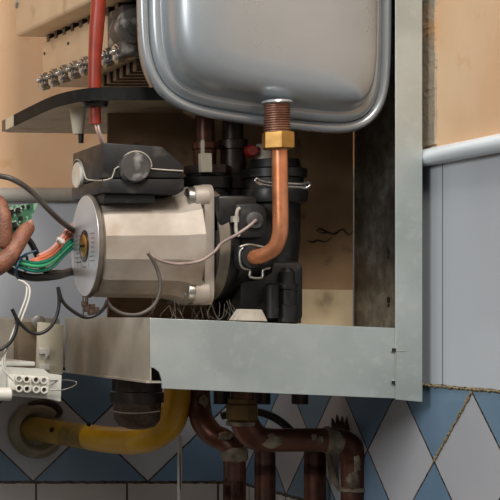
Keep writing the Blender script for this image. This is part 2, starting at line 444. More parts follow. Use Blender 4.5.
# terminal box
tb_y0, tb_y1 = -.155, -.052
def tface(y): return y
XLb = XS(103, tb_y0)
bm = B()
pr = [(103,203-60.5),(162,146.5),(183,165),(183,178),(103,178)]
prism(bm, [W(x, y, tb_y0) for x, y in pr], YD*(tb_y1-tb_y0), .0012)
tbx = finish('terminal_box', bm, 'grey_plastic', pump, 25)
bm = B(); pr = [(102.3,179),(184.5,179),(184,190),(178,194.5),(102.3,193)]
prism(bm, [W(x, y, tb_y0-.001) for x, y in pr], YD*(tb_y1-tb_y0+.002), .001)
finish('box_base', bm, 'grey_plastic', tbx, 25)
bm = B(); pr = [(104,192),(156,193),(154,203),(104,203)]
prism(bm, [W(x, y, tb_y0+.004) for x, y in pr], YD*.08, .0008); finish('box_foot', bm, 'grey_plastic', tbx, 25)
# lid seam's silver highlight, painted as a pale line stepping round the knob
ys = tb_y0 - .0006
pts = [(103,180.5),(112,178),(115,169),(121,166)] + [(136+15.6*math.cos(a), 167-15.6*math.sin(a)) for a in [math.radians(170-12*i) for i in range(15)]] + [(152,169),(183,171)]
bm = B(); tube(bm, [W(x, y, ys) for x, y in pts], .0008, 6, 2)
xl = XLb - .0004
lp = [(-.155,180.5)]
def LP(px, py):  # a point on the left face seen at px,py
    d = (XLb - CX) / (px - PX) * F_
    return Vector((xl, d - D0, ZC - (py-PY)*d/F_))
tube(bm, [LP(x, y) for x, y in ((102.8,180.5),(95,180.5),(87,179),(84.5,172),(81.5,162),(77,159.5),(74,163))], .0008, 6, 3)
lab(finish('seam', bm, 'pale_grey', tbx, 60), 'painted silver highlight on the seam around the lid')
bm = B(); lathe(bm, W(136, 167, tb_y0-.007), YD, [(0, .0125), (.0012, .0136), (.009, .0139)], 44)
lab(finish('speed_knob', bm, 'grey_plastic_light', tbx), 'round grey knob')
bm = B(); c = LP(79.5, 175); lathe(bm, c + XD*-.003, XD, [(0, .0145), (.001, .0155), (.005, .0155)], 40)
for v in bm.verts: v.co.z = c.z + (v.co.z - c.z) * .8
lab(finish('cable_plug', bm, 'white_terminal', tbx), 'off-white round plug')

# ---------------------------------------------------------------- black pump block
blk = thing('hydraulic_block', Vector((XS(250, AY), AY, ZS(322, AY))), 'black plastic hydraulic block bolted to the right of the pump', 'valve block')
bm = B(); x0 = XS(200.5, AY)
lathe(bm, Vector((x0, AY, AZ)), XD, [(0, .050), (.012, .051), (.018, .050), (.022, .046), (.04, .045), (.055, .04), (.06, .02)], 40)
finish('volute', bm, 'black_plastic', blk, 40)
bm = B()
box(bm, (x0, AY-.048, ZS(236, AY)), (XS(238, AY), AY+.03, ZS(199, AY)), .003)
box(bm, (XS(228, AY), AY-.03, ZS(322, AY)), (XS(292, AY), AY+.04, ZS(262, AY)), .006)
finish('body', bm, 'black_plastic', blk, 40)
bm = B(); vy = -.108; c = W(274, 326, vy)
hh = lambda y: ZS(y, vy) - c.z
lathe(bm, c, ZD, [(hh(325), .020), (hh(262), .021), (hh(240), .023), (hh(205), .0235), (hh(203), .029), (hh(194), .030), (hh(190), .029), (hh(189), .026), (hh(179), .026), (hh(178), .029), (hh(170), .029), (hh(168), .024), (hh(160), .022)], 40)
finish('column', bm, 'black_plastic', blk, 35)
bm = B(); lathe(bm, Vector((x0+.0005, AY, AZ)), XD, [(0, .0505), (.009, .0520), (.010, .051)], 44)
lab(finish('gasket_ring', bm, 'dusty_black', blk, 40), 'dust-covered ring against the pump flange')
# lower right nozzles
bm = B(); ny = -.14
c = W(287, 323, ny); q = lambda y: ZS(y, ny) - c.z
lathe(bm, c, ZD, [(q(322), .010), (q(305), .0105), (q(304), .0085), (q(290), .0085), (q(289), .0095), (q(284), .0095), (q(283), .007), (q(272), .0068), (q(268), .004)], 28)
lathe(bm, W(293, 323, ny+.02), ZD, [(0, .007), (.018, .007), (.02, .005)], 20)
c = W(272, 318, ny-.008); lathe(bm, c, ZD, [(0, .006), (.03, .006), (.032, .003)], 20)
finish('drain_nozzle', bm, 'black_plastic', blk, 35)
# retaining clips of spring steel
cy = -.15; bm = B()
for dz in (0, 3.2):
    tube(bm, [W(257,178.5+dz,cy),(W(263,181.5+dz,cy)),W(275,183+dz,cy-.002),W(290,183.5+dz,cy-.002),W(303,184+dz,cy),W(308,182+dz,cy+.006)], .0012, 8, 4)
tube(bm, [W(257,178,cy),W(255,181,cy),W(258,184,cy),W(262,184.5,cy)], .0012, 8, 4)
tube(bm, [W(308,182,cy+.006),W(310,185,cy),W(306,188,cy),W(301,187.5,cy)], .0012, 8, 4)
lab(finish('spring_clip', bm, 'chrome', blk, 60), 'shiny spring clip')
bm = B(); prism(bm, [W(x, y, -.152) for x, y in ((233,320.5),(241,309),(262,309.5),(268,321.5))], YD*.012, .0008)
lab(finish('foot_bracket', bm, 'pale_grey', blk, 20), 'pale tapered bracket at the foot')
# pipe port with clip
bm = B(); prism(bm, [W(x, y, -.165) for x, y in ((238,245),(262,245),(272,250),(272,262),(262,269),(243,269),(238,262))], YD*.028, .002)
lathe(bm, W(253, 257.5, -.172), YD, [(0, .0095), (.003, .0102), (.02, .0102)], 30)
prt = finish('pipe_port', bm, 'grey_plastic', blk, 35)
bm = B(); cy = -.168
tube(bm, [W(x, y, cy) for x, y in ((243,248),(240,252),(240,262),(243,268),(250,270),(250,277),(262,277.5),(263,270),(270,268))], .0011, 8, 3)
tube(bm, [W(x, y, cy) for x, y in ((240,247),(248,244.5),(258,246),(266,248))], .0011, 8, 3)
lab(finish('port_clip', bm, 'bolt_zinc', prt, 60), 'bent wire clip')
# ---- rear left coupling
rc = thing('pipe_coupling', W(208, 195, -.09), 'black coupling with pale hex nut and copper stub behind the pump terminal box', 'pipe fitting')
yy = -.092
def vl(name, px, ym, prof, m, par, seg=32, phase=0, sm=35):
    c = W(px, prof[0][0], ym); return finish(name, lathe(B(), c, ZD, [(ZS(y, ym)-c.z, r*K(ym)) for y, r in prof], seg, phase=phase), m, par, sm)
vl('collar', 207, yy, [(203,22),(196,23),(194,21),(190,21),(189,24),(178,24),(176,20),(172,20)], 'black_plastic', rc)
vl('hex_nut', 207, yy-.001, [(175,20),(174,23),(166,23),(165,14)], 'dark_iron', rc, 6)
vl('stub', 205, yy, [(167,11),(150,11),(149,12.5),(143,12.5),(142,9),(100,9)], 'old_copper', rc)
bm = B(); prism(bm, [W(x, y, -.118) for x, y in ((201,153),(212,153),(212.5,172),(201.5,172))], YD*.008, .0006); prism(bm, [W(x, y, -.116) for x, y in ((201.5,140),(204.5,140),(204.5,153),(201.5,153))], YD*.002)
lab(finish('tag_plate', bm, 'cream_plastic', rc, 20), 'pale upright plate')
# ---- front right top coupling: relief valve with red cap
rv = thing('relief_valve', W(258, 170, -.12), 'small relief valve with a red cap and grey body behind the copper pipe', 'valve')
yv = -.112
vl('valve_body', 264, yv, [(170,10),(162,10),(161,9),(146,9),(144,7)], 'pale_grey', rv, 28)
bm = B(); lathe(bm, W(250, 151, yv-.004), -YD, [(0, .0058), (.005, .0058), (.007, .0045)], 24)
lathe(bm, W(250, 151, yv-.004), XD, [(0, .004), (.008, .004)], 12)
lab(finish('valve_cap', bm, 'red_plastic', rv), 'red cap')
# stacked dark rings between
dk = thing('pipe_union', W(232, 195, -.08), 'dark threaded pipe union between the two black couplings', 'pipe fitting')
vl('union_body', 233, -.082, [(205,14),(190,14),(189,16),(176,16),(175,12),(150,12),(149,14),(140,14),(139,10),(100,10)], 'dark_iron', dk)
# ---- temperature sensor plug on block
sn = thing('sensor_plug', W(252, 240, -.165), 'square black sensor plug with round grey centre beside the copper bend', 'sensor')
bm = B(); sy = -.158
o_ = [(236,204),(258,203),(264,206),(267,212),(267,232),(263,238),(240,238.5),(235,234)]
prism(bm, [W(x, y, sy) for x, y in o_], YD*.022, .0022)
finish('plug_body', bm, 'grey_plastic', sn, 30)
bm = B(); lathe(bm, W(255.5, 220, sy-.004), YD, [(0, .006), (.001, .0075), (.006, .008)], 32); lathe(bm, W(255.5, 220, sy-.006), YD, [(0, .0025), (.002, .004)], 20)
lab(finish('plug_centre', bm, 'grey_plastic_light', sn), 'round grey grommet')
bm = B(); tube(bm, [W(x, y, sy-.001) for x, y in ((239,236),(236,230),(237,212),(240,208))], .0016, 8, 4); box(bm, tuple(W(233,222,sy-.001)), tuple(W(239,216,sy-.001)+Vector((0,.008,0))))
lab(finish('side_clip', bm, 'pale_grey', sn, 40), 'pale side clip')

# ---------------------------------------------------------------- shelf plate with black edge
zs1, zs0 = ZC + .2075, ZC + .196
sh = thing('mounting_shelf', Vector((-.15, 0, zs0)), 'horizontal plate with a black painted front edge above the pump', 'shelf')
fy = -.150
outl = []
ctrl = [Vector((XS(215, fy), fy, 0)), Vector((XS(150, fy), fy, 0)), Vector((XS(110, fy), fy, 0)), Vector((XS(88, fy), fy+.006, 0)), Vector((-.219, -.10, 0)), Vector((-.222, -.02, 0)), Vector((-.222, .05, 0)), Vector((-.222, .116, 0))]
cp = smoothpts(ctrl, 6)
back = [Vector((-.214, .13, 0)), Vector((XS(215, fy), .147, 0))]
bm = B(); prism(bm, [Vector((p.x+.001, p.y+.001, zs0+.0006)) for p in cp + back], (0, 0, .003))
finish('plate', bm, 'underside', sh, 20)
bm = B(); w = .0018                                             # the raised black edge strip
inn = []
for i, p in enumerate(cp):
    t = cp[min(i+1, len(cp)-1)] - cp[max(i-1, 0)]; n_ = Vector((t.y, -t.x, 0)).normalized(); 
    if n_.dot(Vector((0, .05, 0)) + Vector((-.05, .05, 0)) - p + p) < -9: n_ = -n_
    q = p + n_ * w; q2 = p - n_ * w
    inn.append(q if (q - Vector((0, .1, 0))).length < (q2 - Vector((0, .1, 0))).length else q2)
M_ = len(cp); cut = M_ - 5
def strip(i0, i1, m, nm):
    bm = B()
    prism(bm, [Vector((p.x, p.y, zs0)) for p in cp[i0:i1]] + [Vector((p.x, p.y, zs0)) for p in inn[i0:i1][::-1]], (0, 0, zs1-zs0))
    return finish(nm, bm, m, sh, 30)
strip(0, cut, 'black_paint', 'edge_strip')
lab(strip(cut-1, M_-2, 'cream_plastic', 'edge_sleeve'), 'bare cream stretch of the edge')
lab(strip(M_-3, M_, 'wire_black', 'edge_cap'), 'black end cap of the edge')
# grommet, cream nozzle beneath
bm = B(); lathe(bm, W(95, 107, -.13), ZD, [(0, .011), (.004, .012), (.006, .009)], 28)
finish('grommet', bm, 'black_plastic', sh)
nz_ = thing('cable_gland', W(80, 140, -.10), 'cream tapered gland with a black tip under the black-edged plate', 'cable gland')
vl('gland_body', 78, -.08, [(134,5),(122,6.5),(110,8.5),(106,9)], 'cream_plastic', nz_, 20)
vl('gland_tip', 81, -.08, [(143,2.5),(134,3)], 'black_plastic', nz_, 12)

# red sleeve with wires
rs = thing('red_sleeve', W(95, 123, -.13), 'red insulating sleeve running down through the black-edged plate', 'sleeve')
finish('sleeve', ptube([(99,-60,-.13),(98.5,0,-.13),(96.5,30,-.13),(95,55,-.13),(94.5,80,-.13),(94.5,100,-.13),(95.5,124,-.13)], [7.2,7.2,7.2,6.6,6.5,6.0,5.6], 18), 'red_sleeve', rs, 60)
for i, (dx, m) in enumerate(((0, 'wire_pink'), (2.6, 'wire_white'))):
    finish('wire', ptube([(95+dx,118,-.13),(96+dx,128,-.132),(99+dx,137,-.128),(103+dx,147,-.12)], 1.1, 8), m, rs, 60)

# ---------------------------------------------------------------- burner assembly upper left
bu = thing('burner_assembly', W(90, 60, .02), 'cream burner manifold with a row of bright screws above the black-edged plate', 'burner')
A = Vector((-.171, .147, 0)); Bp = Vector((-.147, -.065, 0)); dv = (Bp - A); Lb = dv.length; dv.normalize()
ang = math.atan2(dv.y, dv.x)
MT = Matrix.Translation(Vector((A.x, A.y, ZC))) @ Matrix.Rotation(ang, 4, 'Z')      # local x along the manifold, local +y = right/behind
zb_, zt_ = .253, .297
bm = B(); box(bm, (0, .0, zb_), (Lb, .003, zt_), .001, mtx=MT); finish('manifold_plate', bm, 'cream_paint', bu, 30)
bm = B(); box(bm, (.004, .004, zb_-.006), (Lb+.01, .05, zt_-.002), .002, mtx=MT); finish('manifold_body', bm, 'bolt_zinc', bu, 30)
bm = B(); box(bm, (.01, .01, zt_-.002), (Lb, .10, zt_+.02), mtx=MT)
finish('slot_bar', bm, 'void', bu, 0)
for i in range(9):
    t = .018 + i * (Lb - .03) / 8
    bm = B(); box(bm, (t-.004, -.001, zt_-.003), (t+.004, .02, zt_+.007), .0008, mtx=MT)
    finish('fin', bm, 'dark_iron' if i % 2 else 'wire_grey', bu, 20)
for i in range(8):
    t = .010 + i * (Lb - .014) / 7
    p = MT @ Vector((t, -.001, zb_ + .002)); dn = (MT.to_3x3() @ Vector((0, -1, -.25))).normalized()
    bm = B(); lathe(bm, p - dn*.004, dn, [(0, .0072), (.007, .0072), (.0075, .0058), (.0095, .0058), (.010, .0028), (.013, .0023), (.014, .0012)], 14)
    lathe(bm, p + Vector((0, 0, -.0065)) - dn*.004, dn, [(0, .0058), (.008, .0055), (.010, .003)], 14)
    finish('injector_screw', bm, 'chrome', bu, 40)
for i in range(4):
    t = Lb * (.02 + .32 * i)
    bm = B(); lathe(bm, MT @ Vector((min(t, Lb-.006)+.003, -.0012, zb_+.03 )), MT.to_3x3() @ Vector((0, 1, 0)), [(0, .0016), (.002, .0016)], 10); finish('rivet', bm, 'dark_iron', bu)
# burner bars seen from below, and round end housing
for i in range(7):
    bm = B(); yb_ = -.06 + i * .022
    box(bm, (-.132, yb_, ZC+.236), (.0, yb_+.012, ZC+.250), .001)
    finish('burner_bar', bm, 'dark_iron', bu, 30)
bm = B(); lathe(bm, W(137, 25, -.085), YD, [(0, .010), (.001, .010), (.0015, .017), (.006, .018), (.03, .018)], 36); box(bm, tuple(W(122, 56, -.078)), tuple(W(150, 4, -.078)+Vector((0, .05, 0))), .002)
finish('end_housing', bm, 'grey_plastic_light', bu, 40)
# cream cover box top-left
cb = thing('cover_box', Vector((-.19, .05, ZC+.302)), 'cream painted metal cover box at the top left above the burner screws', 'cover')
A2 = Vector((-.2007, .147, 0)); B2 = Vector((-.172, -.10, 0)); d2 = (B2-A2); L2 = d2.length
MT2 = Matrix.Translation(Vector((A2.x, A2.y, ZC))) @ Matrix.Rotation(math.atan2(d2.y, d2.x), 4, 'Z')
bm = B(); box(bm, (0, 0, .302), (L2, .09, .52), .004, 3, MT2); finish('cover', bm, 'cream_paint', cb, 30)
bm = B(); lathe(bm, MT2 @ Vector((.006, .001, .337)), MT2.to_3x3() @ Vector((0,-1,0)), [(0, .005), (.003, .005), (.004, .003)], 6); finish('bolt', bm, 'bolt_zinc', cb, 20)

# ---------------------------------------------------------------- wires
def wire(name, pl, r, m, label, cat='cable', seg=10, grp=None):
    o = finish(name, ptube(pl, r, seg), m, None, 60); tag(o, label, cat, grp); return o
sy = -.166
c1 = thing('sensor_cable', W(110, 300, -.15), 'thin dark sensor cable, its lit stretch coloured beige, looping below the pump to the grey plug', 'cable')
finish('cable_run', ptube([(256,220,sy-.004),(248,227,sy-.006),(236,235,sy-.006),(222,243,sy),(214,252,sy),(200,261,sy),(180,264,sy),(165,262,sy),(155,258,sy),(148,253,sy)], [1.6]*10, 10), 'wire_lit', c1, 60)
finish('cable_run', ptube([(148,253,sy),(154,262,sy),(159,275,sy),(160,290,sy),(154,305,sy),(140,314,sy),(124,314,sy),(112,308,sy),(107,301,sy)], [1.9]*9, 10), 'wire_grey', c1, 60)
y2 = -.18
lab(finish('cable_run', ptube([(107,301,sy),(104,308,-.172),(96,315,y2),(84,317,y2),(70,309,y2),(62,300,y2),(58,287,y2)], 1.8, 10), 'wire_black', c1, 60), 'black loop')
lab(finish('cable_run', ptube([(58,287,y2),(59,305,y2),(54,322,y2),(44,332,y2),(32,333,y2),(20,323,y2),(12,309,y2)], 1.8, 10), 'wire_black', c1, 60), 'black loop')
lab(finish('cable_run', ptube([(12,309,y2),(17,322,y2),(14,336,y2),(5,347,y2),(-15,356,y2)], 1.8, 10), 'wire_black', c1, 60), 'black tail')
wire('supply_cable', [(-40,172,-.14),(0,176,-.13),(16,181,-.13),(32,192,-.12),(48,209,-.11),(62,222,-.09),(78,233,-.06),(95,240,-.045)], 2.8, 'wire_grey', 'thick grey cable arching over the green circuit board')
wire('motor_cable', [(-30,256,-.16),(0,264,-.16),(14,272,-.16),(32,277.5,-.155),(55,276,-.12),(70,272,-.06),(90,268,-.03)], 4.0, 'wire_black', 'thickest black cable under the coloured wires')
wire('motor_cable', [(14,226,-.15),(22,234,-.15),(31,243,-.15),(37,255,-.148),(44,270,-.135),(60,273,-.09),(82,270,-.03)], 3.2, 'wire_black', 'black cable dropping from the fingertip to the bundle')
for i, (m, w_, pl) in enumerate((
    ('wire_teal', 'dark teal wire, lowest of the coloured bundle', [(-20,252,-.17),(2,258,-.17),(18,266,-.17),(36,271,-.168),(52,267,-.145),(64,255,-.09),(80,241,-.03)]),
    ('wire_green', 'pale green wire in the middle of the bundle', [(-20,248,-.172),(4,257,-.172),(20,263,-.172),(38,266.5,-.17),(52,262,-.147),(64,251,-.09),(80,236,-.03)]),
    ('wire_teal', 'teal wire along the top of the green wires', [(-20,244,-.17),(4,254,-.17),(20,260.5,-.17),(38,263,-.168),(51,258.5,-.147),(63,248,-.09),(80,232,-.03)]),
    ('wire_orange', 'orange wire above the green wires', [(28,264,-.165),(38,261,-.165),(50,256,-.148),(60,247,-.10),(68,238,-.065),(82,226,-.03)]),
    ('wire_orange', 'orange wire beside the salmon one, second from top', [(30,261,-.163),(40,258,-.163),(50,253,-.146),(60,243,-.10),(68,234,-.065),(82,222,-.03)]),
    ('wire_pink', 'pink wire, topmost in the bundle beside the pump plate', [(38,256,-.16),(50,250,-.144),(59,241,-.10),(67,230,-.065),(80,218,-.03)]))):
    wire('lead_wire', pl, 1.9, m, w_, 'wire', 8, 'coloured wires left of the pump')
bm = B(); tube(bm, [W(x, y, Y) for x, y, Y in ((20,258,-.176),(17,266,-.180),(16,274,-.176),(20,279,-.165),(25,272,-.150),(27,262,-.155),(26,256,-.165),(20,258,-.176))], .0013, 8, 5); tube(bm, [W(20,259,-.176), W(26,254,-.178), W(36,251,-.178)], .0011, 8, 4)
tag(finish('cable_tie', bm, 'tie_blue', None, 60), 'dark blue cable tie around the wire bundle', 'cable tie')
bm = B(); tube(bm, [W(x, y, -.115) for x, y in ((57,239),(60,240),(63,243),(62,239))], .0022, 8, 4)
tag(finish('cable_clip', bm, 'wire_white', None, 60), 'small white clip on the pink wires near the pump plate', 'clip')
for i, pl in enumerate(([(22,281,-.172),(29,287,-.174),(29,298,-.176),(22,318,-.176),(14,336,-.176),(6,352,-.176),(5,366,-.174),(10,378,-.172)], [(18,280,-.172),(26,284,-.172),(26,297,-.174),(19,316,-.174),(11,338,-.174),(3,358,-.174),(4,370,-.174),(14,381,-.172)])):
    wire('thin_wire', pl, 1.1, 'wire_white', ('thin white wire, outer of the pair hanging to the terminal strip', 'thin white wire, inner of the pair hanging to the terminal strip')[i], 'wire', 8, 'thin white wires')

# ---------------------------------------------------------------- junction box & terminal strip
jy = -.155
jb = thing('junction_box', W(20, 404, -.10), 'off-white open junction box below the looping wires', 'junction box')
bm = B(); prism(bm, [W(x, y, jy) for x, y in ((-80,362),(44,369),(50,374),(62,375),(61,402),(50,399),(-80,389))], YD*.03, .001)
finish('box_front', bm, 'white_box', jb, 25)
bm = B(); box(bm, tuple(W(-260, 366, jy+.01)), tuple(W(38, 362, jy)+Vector((0, .27, 0))), .001); finish('box_ledge', bm, 'white_box', jb, 25)  # ledge stretched left and back, out of view, to shade the tiles below
bm = B(); lathe(bm, W(-30, 394, jy-.012), XD, [(0, .006), (.036, .006), (.037, .005)], 20); finish('box_roll', bm, 'wire_white', jb)
ts = thing('terminal_strip', W(30, 393, jy), 'white screw terminal strip fixed on the junction box', 'terminal strip')
bm = B(); prism(bm, [W(x, y, jy-.008) for x, y in ((8,374),(49,377),(49,393),(8,390))], YD*.0078, .001); finish('strip_body', bm, 'white_terminal', ts, 25)
for r_ in range(2):
    for i in range(4):
        px = 18 + i*7.8 + r_*.3 + (1.5 if i > 1 else 0); py = 378.5 + i*.55 + r_*9.6
        bm = B(); lathe(bm, W(px, py, jy-.008), -YD, [(0, .0034), (.004, .0034), (.0042, .0022), (.002, .0020)], 18); t_ = finish('terminal', bm, 'white_terminal', ts)
        bm = B(); lathe(bm, W(px, py, jy-.0102), -YD, [(0, .0021), (.0004, .0021)], 14); finish('terminal_screw', bm, 'dark_iron' if (i+r_) % 3 else 'bolt_zinc', t_)
wire('bare_wire', [(50,390,-.16),(62,390,-.16),(74,386,-.155),(76,382,-.15),(66,380,-.15),(50,381,-.16)], .6, 'bolt_zinc', 'stiff bare loop of wire sticking out of the terminal strip', 'wire', 6)
# cream bracket left of the tray
br = thing('slotted_bracket', W(52, 376, -.05), 'cream slotted bracket standing left of the tray side', 'bracket')
by = .02
bm = B(); prism(bm, [W(x, y, by) for x, y in ((40,322),(64,325),(63,374),(52,376),(38,373))], YD*.012, .0008); finish('bracket_plate', bm, 'cream_plastic', br, 25)
for y in (351, 367):
    bm = B(); prism(bm, [W(x, yy_, by-.006) for x, yy_ in ((40,y-3),(50,y-3),(50,y+3),(46,y+8 if y < 360 else y+3),(45,y+3),(40,y+3))], YD*.007, .0005); finish('hook', bm, 'white_terminal', br, 25)
bk = thing('rear_housing', W(10, 372, .1), 'dull grey-brown metal housing behind the slotted bracket', 'housing')
bm = B(); box(bm, (XS(-260, .12), .12, ZS(372, .12)), (XS(60, .12), .298, ZS(318, .12)), .002); finish('housing', bm, 'galvanised_brown', bk, 25)  # widened past the left edge of view to cast shade underneath
bm = B(); box(bm, (XS(18, .10), .10, ZS(372, .10)), (XS(38, .10), .13, ZS(322, .10)), .002); lab(finish('pillar', bm, 'pillar_brown', bk, 25), 'brown upright')
lathe(bm := B(), W(38, 322, .09), -YD, [(0, .007), (.004, .007), (.005, .004)], 16); finish('housing_screw', bm, 'bolt_zinc', bk)
# small dark connector hanging under pump disc
bm = B(); y_ = -.12
for x, y in ((86,304),(88,309),(93,307),(97,310),(92,312)): box(bm, tuple(W(x-2.6, y+3, y_)), tuple(W(x+2.6, y-3, y_)+Vector((0,.008,0))), .0008)
tube(bm, [W(87,296,y_), W(86.5,302,y_)], .0015, 8, 2)
tag(finish('drain_plug', bm, 'rust_dark', None, 30), 'small rusty drain plug hanging under the round pump plate', 'plug')

# ---------------------------------------------------------------- circuit board and hand
pb = thing('circuit_board', W(15, 232, -.13), 'green circuit board held in the fingers', 'circuit board')
pc = [W(5,206,-.145), W(38,203,-.125), W(30,222,-.13), W(14,258,-.15), W(-6,262,-.155)]
nrm = (pc[1]-pc[0]).cross(pc[3]-pc[0]).normalized()
if nrm.y > 0: nrm = -nrm
bm = B(); prism(bm, pc, nrm * -.0016); finish('board', bm, 'pcb', pb, 20)
eu = (pc[1]-pc[0]).normalized(); ev = nrm.cross(eu).normalized()
if ev.z > 0: ev = -ev
def onb(u, v, w, h, t, m, nm):
    p = pc[0] + eu*u + ev*v + nrm*.0001
    bm = B(); prism(bm, [p, p+eu*w, p+eu*w+ev*h, p+ev*h], nrm*t, .0002); finish(nm, bm, m, pb, 20)
for u, v, w, h, t in ((.003,.004,.005,.004,.002),(.011,.003,.005,.005,.002),(.013,.011,.004,.004,.0015),(.019,.001,.003,.003,.0015),(.004,.016,.004,.005,.002),(.002,.026,.004,.004,.002),(.026,.001,.003,.003,.001)): onb(u, v, w, h, t, 'chip', 'chip')
random.seed(4)
for i in range(16): onb(random.uniform(.002,.02), random.uniform(.001,.022), .0012, .0016, .0008, 'wire_white', 'resistor')

def skin_mesh(name, chain, m, label, cat):
    """chain: list of (id, parent id, position, radius)"""
    idx = {}; vs = []; es = []
    for i, (k_, p_, pos, r) in enumerate(chain):
        idx[k_] = i; vs.append(pos)
        if p_ is not None: es.append((idx[p_], i))
    org = Vector(vs[0]); me = bpy.data.meshes.new(name); me.from_pydata([Vector(v) - org for v in vs], es, [])
    o = bpy.data.objects.new(name, me); COL.objects.link(o); o.location = org
    sk = o.modifiers.new('s', 'SKIN'); sk.use_smooth_shade = True
    for i, (k_, p_, pos, r) in enumerate(chain):
        d = me.skin_vertices[0].data[i]; rr = r if isinstance(r, tuple) else (r, r); d.radius = rr; d.use_root = (i == 0)
    sb = o.modifiers.new('b', 'SUBSURF'); sb.levels = 2; sb.render_levels = 2
    bpy.context.view_layer.update()
    ev_ = o.evaluated_get(bpy.context.evaluated_depsgraph_get()); nm_ = bpy.data.meshes.new_from_object(ev_)
    o.modifiers.clear(); o.data = nm_; nm_.materials.append(MATS[m])
    for p in nm_.polygons: p.use_smooth = True
    tag(o, label, cat); return o
hy = -.165
ch = [('wr', None, W(-75, 290, hy+.01), .025), ('fa1', 'wr', W(-130, 335, hy-.01), .030), ('fa2', 'fa1', W(-230, 405, hy-.05), .036),
      ('pm', 'wr', W(-46, 266, hy+.004), (.027, .018)),
      ('t1', 'pm', W(-20, 272, hy-.010), .0125), ('t2', 't1', W(4, 262, hy-.013), .0102), ('t2b', 't2', W(11, 254, hy-.013), .0085), ('t3', 't2b', W(17, 243, hy-.010), .0090), ('t3b', 't3', W(25, 231, hy-.004), .0076), ('t4', 't3b', W(32, 224, hy+.001), .0064),
      ('i0', 'pm', W(-34, 236, hy+.012), .0120), ('i1', 'i0', W(-18, 208, hy+.020), .0100), ('i2', 'i1', W(-5, 199, hy+.004), .0085), ('i2b', 'i2', W(2, 208, hy-.008), .0074), ('i3', 'i2b', W(3.5, 219, hy-.012), .0078), ('i3b', 'i3', W(4.5, 230, hy-.013), .0068), ('i4', 'i3b', W(4.5, 241, hy-.012), .0074), ('i5', 'i4', W(3, 250, hy-.011), .0060),
      ('m0', 'pm', W(-52, 230, hy+.022), .0125), ('m1', 'm0', W(-44, 198, hy+.03), .0105), ('m2', 'm1', W(-30, 188, hy+.014), .0095), ('m3', 'm2', W(-21, 203, hy-.002), .0085), ('m4', 'm3', W(-17, 222, hy-.006), .0075),
      ('r0', 'pm', W(-68, 238, hy+.03), .012), ('r1', 'r0', W(-68, 204, hy+.038), .0100), ('r2', 'r1', W(-55, 193, hy+.028), .0090), ('r3', 'r2', W(-45, 210, hy+.010), .008),
      ('p0', 'pm', W(-80, 250, hy+.034), .011), ('p1', 'p0', W(-88, 222, hy+.042), .0085), ('p2', 'p1', W(-78, 210, hy+.034), .0078), ('p3', 'p2', W(-70, 223, hy+.020), .0070)]
hand = skin_mesh('hand', ch, 'skin', 'bare brown hand reaching in from the left to hold the circuit board', 'person')
bm = B(); blob(bm, W(30.8, 224, hy-.0055), .0026, .0012, .0040, .02); finish('fingernail', bm, 'nail', hand)

# ---------------------------------------------------------------- below the casing
gp = thing('gas_pipe', W(100, 452, .12), 'yellow painted gas pipe bending up from the wall into the tray', 'pipe')
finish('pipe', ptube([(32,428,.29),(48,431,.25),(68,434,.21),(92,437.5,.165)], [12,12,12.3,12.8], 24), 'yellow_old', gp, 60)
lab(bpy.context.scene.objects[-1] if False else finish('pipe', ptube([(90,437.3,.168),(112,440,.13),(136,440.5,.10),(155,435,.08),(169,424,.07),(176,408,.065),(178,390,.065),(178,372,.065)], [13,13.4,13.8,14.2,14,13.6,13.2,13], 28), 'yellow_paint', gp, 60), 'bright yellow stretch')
for p_, q_ in ((W(88,423,.145), W(89,425,.142)), (W(52,428.5,.215), W(51,431,.212))):
    lab(finish('chip_mark', tube(B(), [p_, q_], .0022, 8, 2), 'void', gp), 'small dark chip in the paint')
es = thing('wall_flange', W(32, 460, .29), 'round grey wall flange where the yellow pipe leaves the tiles', 'flange')
bm = B(); c = W(36, 430, .299)
lathe(bm, c, -YD, [(0, .033), (.003, .0335), (.010, .031), (.014, .027), (.0145, .023), (.010, .0185), (.006, .017)], 44); finish('ring', bm, 'escutcheon', es)
bm = B(); tube(bm, [W(x, y, .278) for x, y in ((28,404),(42,402),(54,405),(60,412),(56,418))], [.002,.0035,.004,.004,.002], 8, 4); lab(finish('sealant', bm, 'dark_iron', es, 60), 'dark smear of sealant')
# dark valve body below tray left
dv_ = thing('gas_valve', W(136, 428, 0), 'dark rounded gas valve body hanging below the tray notch', 'valve')
y_ = .02
bm = B(); c = W(137, 429, y_); h = lambda y: ZS(y, y_) - c.z
lathe(bm, c, ZD, [(0, .008), (.003, .018), (.010, .0225), (h(405), .0235), (h(402), .0235)], 36); finish('valve_bowl', bm, 'rust_dark', dv_, 50)
bm = B(); lathe(bm, c, ZD, [(h(402), .026), (h(392), .026), (h(391), .0245), (h(384), .0245), (h(365), .0245)], 36); finish('valve_body', bm, 'dark_iron', dv_, 35)
bm = B(); tube(bm, [W(112,411,0),W(125,413,-.005),W(143,413,-.005),W(160,411,0)], .0007, 6, 4); lab(finish('wire_ring', bm, 'pale_grey', dv_), 'thin pale wire around the body')
# thin pale cable down to the right of the yellow bend
wire('thin_cable', [(180,436,.10),(180.5,460,.10),(180,490,.10),(179,560,.10),(179,1731.2,0.1)], 1.8, 'wire_white', 'thin off-white cable hanging straight down below the yellow bend', 'cable', 10)
